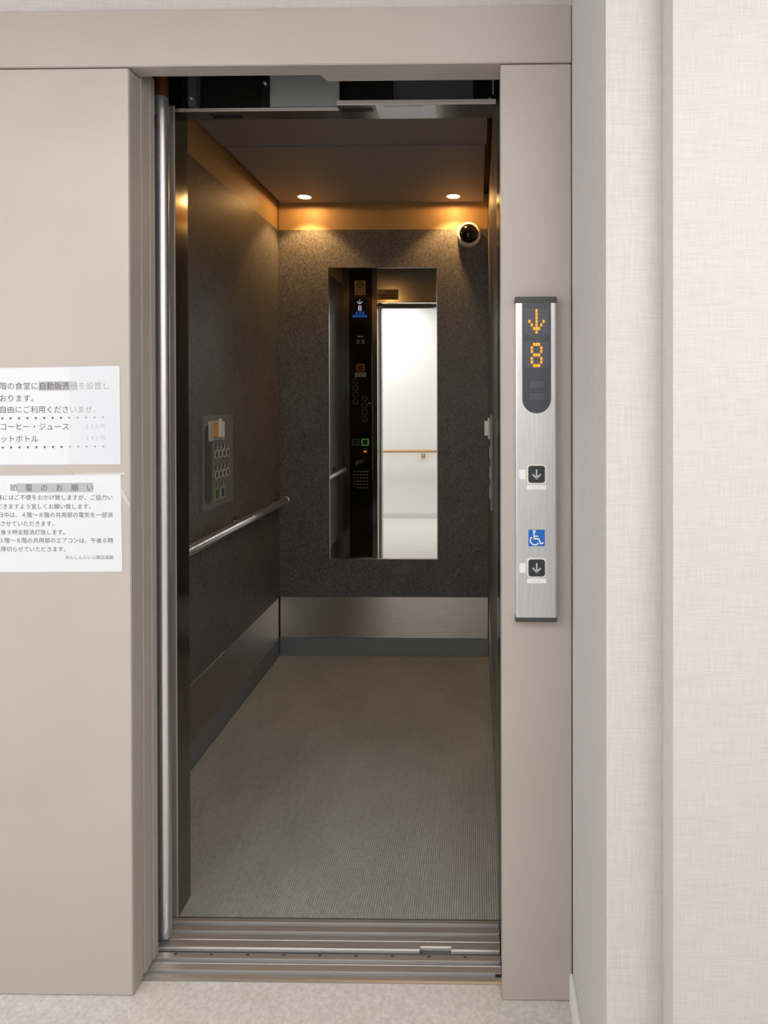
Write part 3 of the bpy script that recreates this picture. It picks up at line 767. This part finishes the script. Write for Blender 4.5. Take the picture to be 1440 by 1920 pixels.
# ================================================================== NOTICES ON THE LEFT PANEL
U, V = 0.001186, 0.001174                        # metres per step of the measured sheets
def nx(s): return -1.053 + s / 4.365 * U
def nz(s): return 1.391 - (s / 4.364 + 660 - 688) * V
YN = FY - 0.0012
n1 = root('notice', (-0.934, FY, 1.179), label='white laminated notice with vending machine prices, upper one on the left panel', cat='notice', group='notices taped to the left panel')
bm = bmesh.new(); prism(bm, [(-1.082, nz(925)), (-0.7855, nz(920)), (-0.7870, nz(118)), (-1.0825, nz(132))], 'Y', FY - 0.0010, FY); link('sheet', bm, 'paper', n1)
prism_obj('highlight_bar', [(nx(318), nz(318)), (nx(633), nz(316)), (nx(633), nz(238)), (nx(318), nz(242))], 'Y', FY - 0.00110, FY - 0.00095, 'hilite', n1)
for t, a, b, z in (('階の食堂に自動販売機を設置し', 0, 893, 279), ('おります。', 0, 275, 380), ('自由にご利用くださいませ。', 4, 782, 472), ('コーヒー・ジュース', 6, 563, 612), ('ットボトル', 10, 313, 712)):
    text_line(t, nx(a), nx(b), nz(z), YN, 'ink', n1)
for t, a, b, z in (('１１０円', 703, 853, 609), ('１４０円', 703, 853, 704)): text_line(t, nx(a), nx(b), nz(z), YN, 'inklight', n1)
for x0_, x1_, z in ((19, 843, 546), (22, 846, 784)):
    for k in range(13):
        x = x0_ + (x1_ - x0_) * k / 12; zz = z - 8 * k / 12
        prism_obj('triangle_mark', [(nx(x - 11), nz(zz - 9)), (nx(x + 11), nz(zz - 9)), (nx(x), nz(zz + 11))], 'Y', FY - 0.0013, FY - 0.00095, 'ink', n1)
prism_obj('clear_tape', [(nx(560), nz(922)), (nx(978), nz(918)), (nx(968), nz(112)), (nx(575), nz(122))], 'Y', FY - 0.0017, FY - 0.0015, 'film', n1)
n2 = root('notice', (-0.934, FY, 0.938), label='white notice asking to save electricity, lower one on the left panel', cat='notice', group='notices taped to the left panel')
bm = bmesh.new(); prism(bm, [(-1.081, nz(1806)), (-0.7830, nz(1798)), (-0.7855, nz(1003)), (-1.082, nz(1015))], 'Y', FY - 0.0010, FY); link('sheet', bm, 'paper', n2)
prism_obj('highlight_bar', [(nx(135), nz(1152)), (nx(760), nz(1147)), (nx(760), nz(1070)), (nx(135), nz(1076))], 'Y', FY - 0.00110, FY - 0.00095, 'hilite', n2)
for t, a, b, z in (('節　電　の　お　願　い', 80, 760, 1112), ('様にはご不便をおかけ致しますが、ご協力い', -30, 918, 1192), ('だきますよう宜しくお願い致します。', -30, 738, 1266),
                   ('日中は、４階～８階の共用部の電気を一部消', -14, 918, 1335), ('させていただきます。', 2, 437, 1407), ('後９時全館消灯致します。', 2, 527, 1477),
                   ('３階～８階の共用部のエアコンは、午後６時', -8, 922, 1544), ('降切らせていただきます。', 4, 532, 1616)):
    text_line(t, nx(a), nx(b), nz(z), YN, 'ink', n2)
text_line('あんしんらいふ関目高殿', nx(530), nx(926), nz(1682), YN, 'inklight', n2)
prism_obj('clear_tape', [(nx(985), nz(1100)), (nx(1062), nz(1255)), (nx(1050), nz(1262)), (nx(975), nz(1150))], 'Y', FY - 0.0017, FY - 0.0001, 'film', n2)
prism_obj('clear_tape', [(nx(610), nz(1012)), (nx(1020), nz(1005)), (nx(1018), nz(985)), (nx(610), nz(992))], 'Y', FY - 0.0017, FY - 0.0001, 'film', n2)
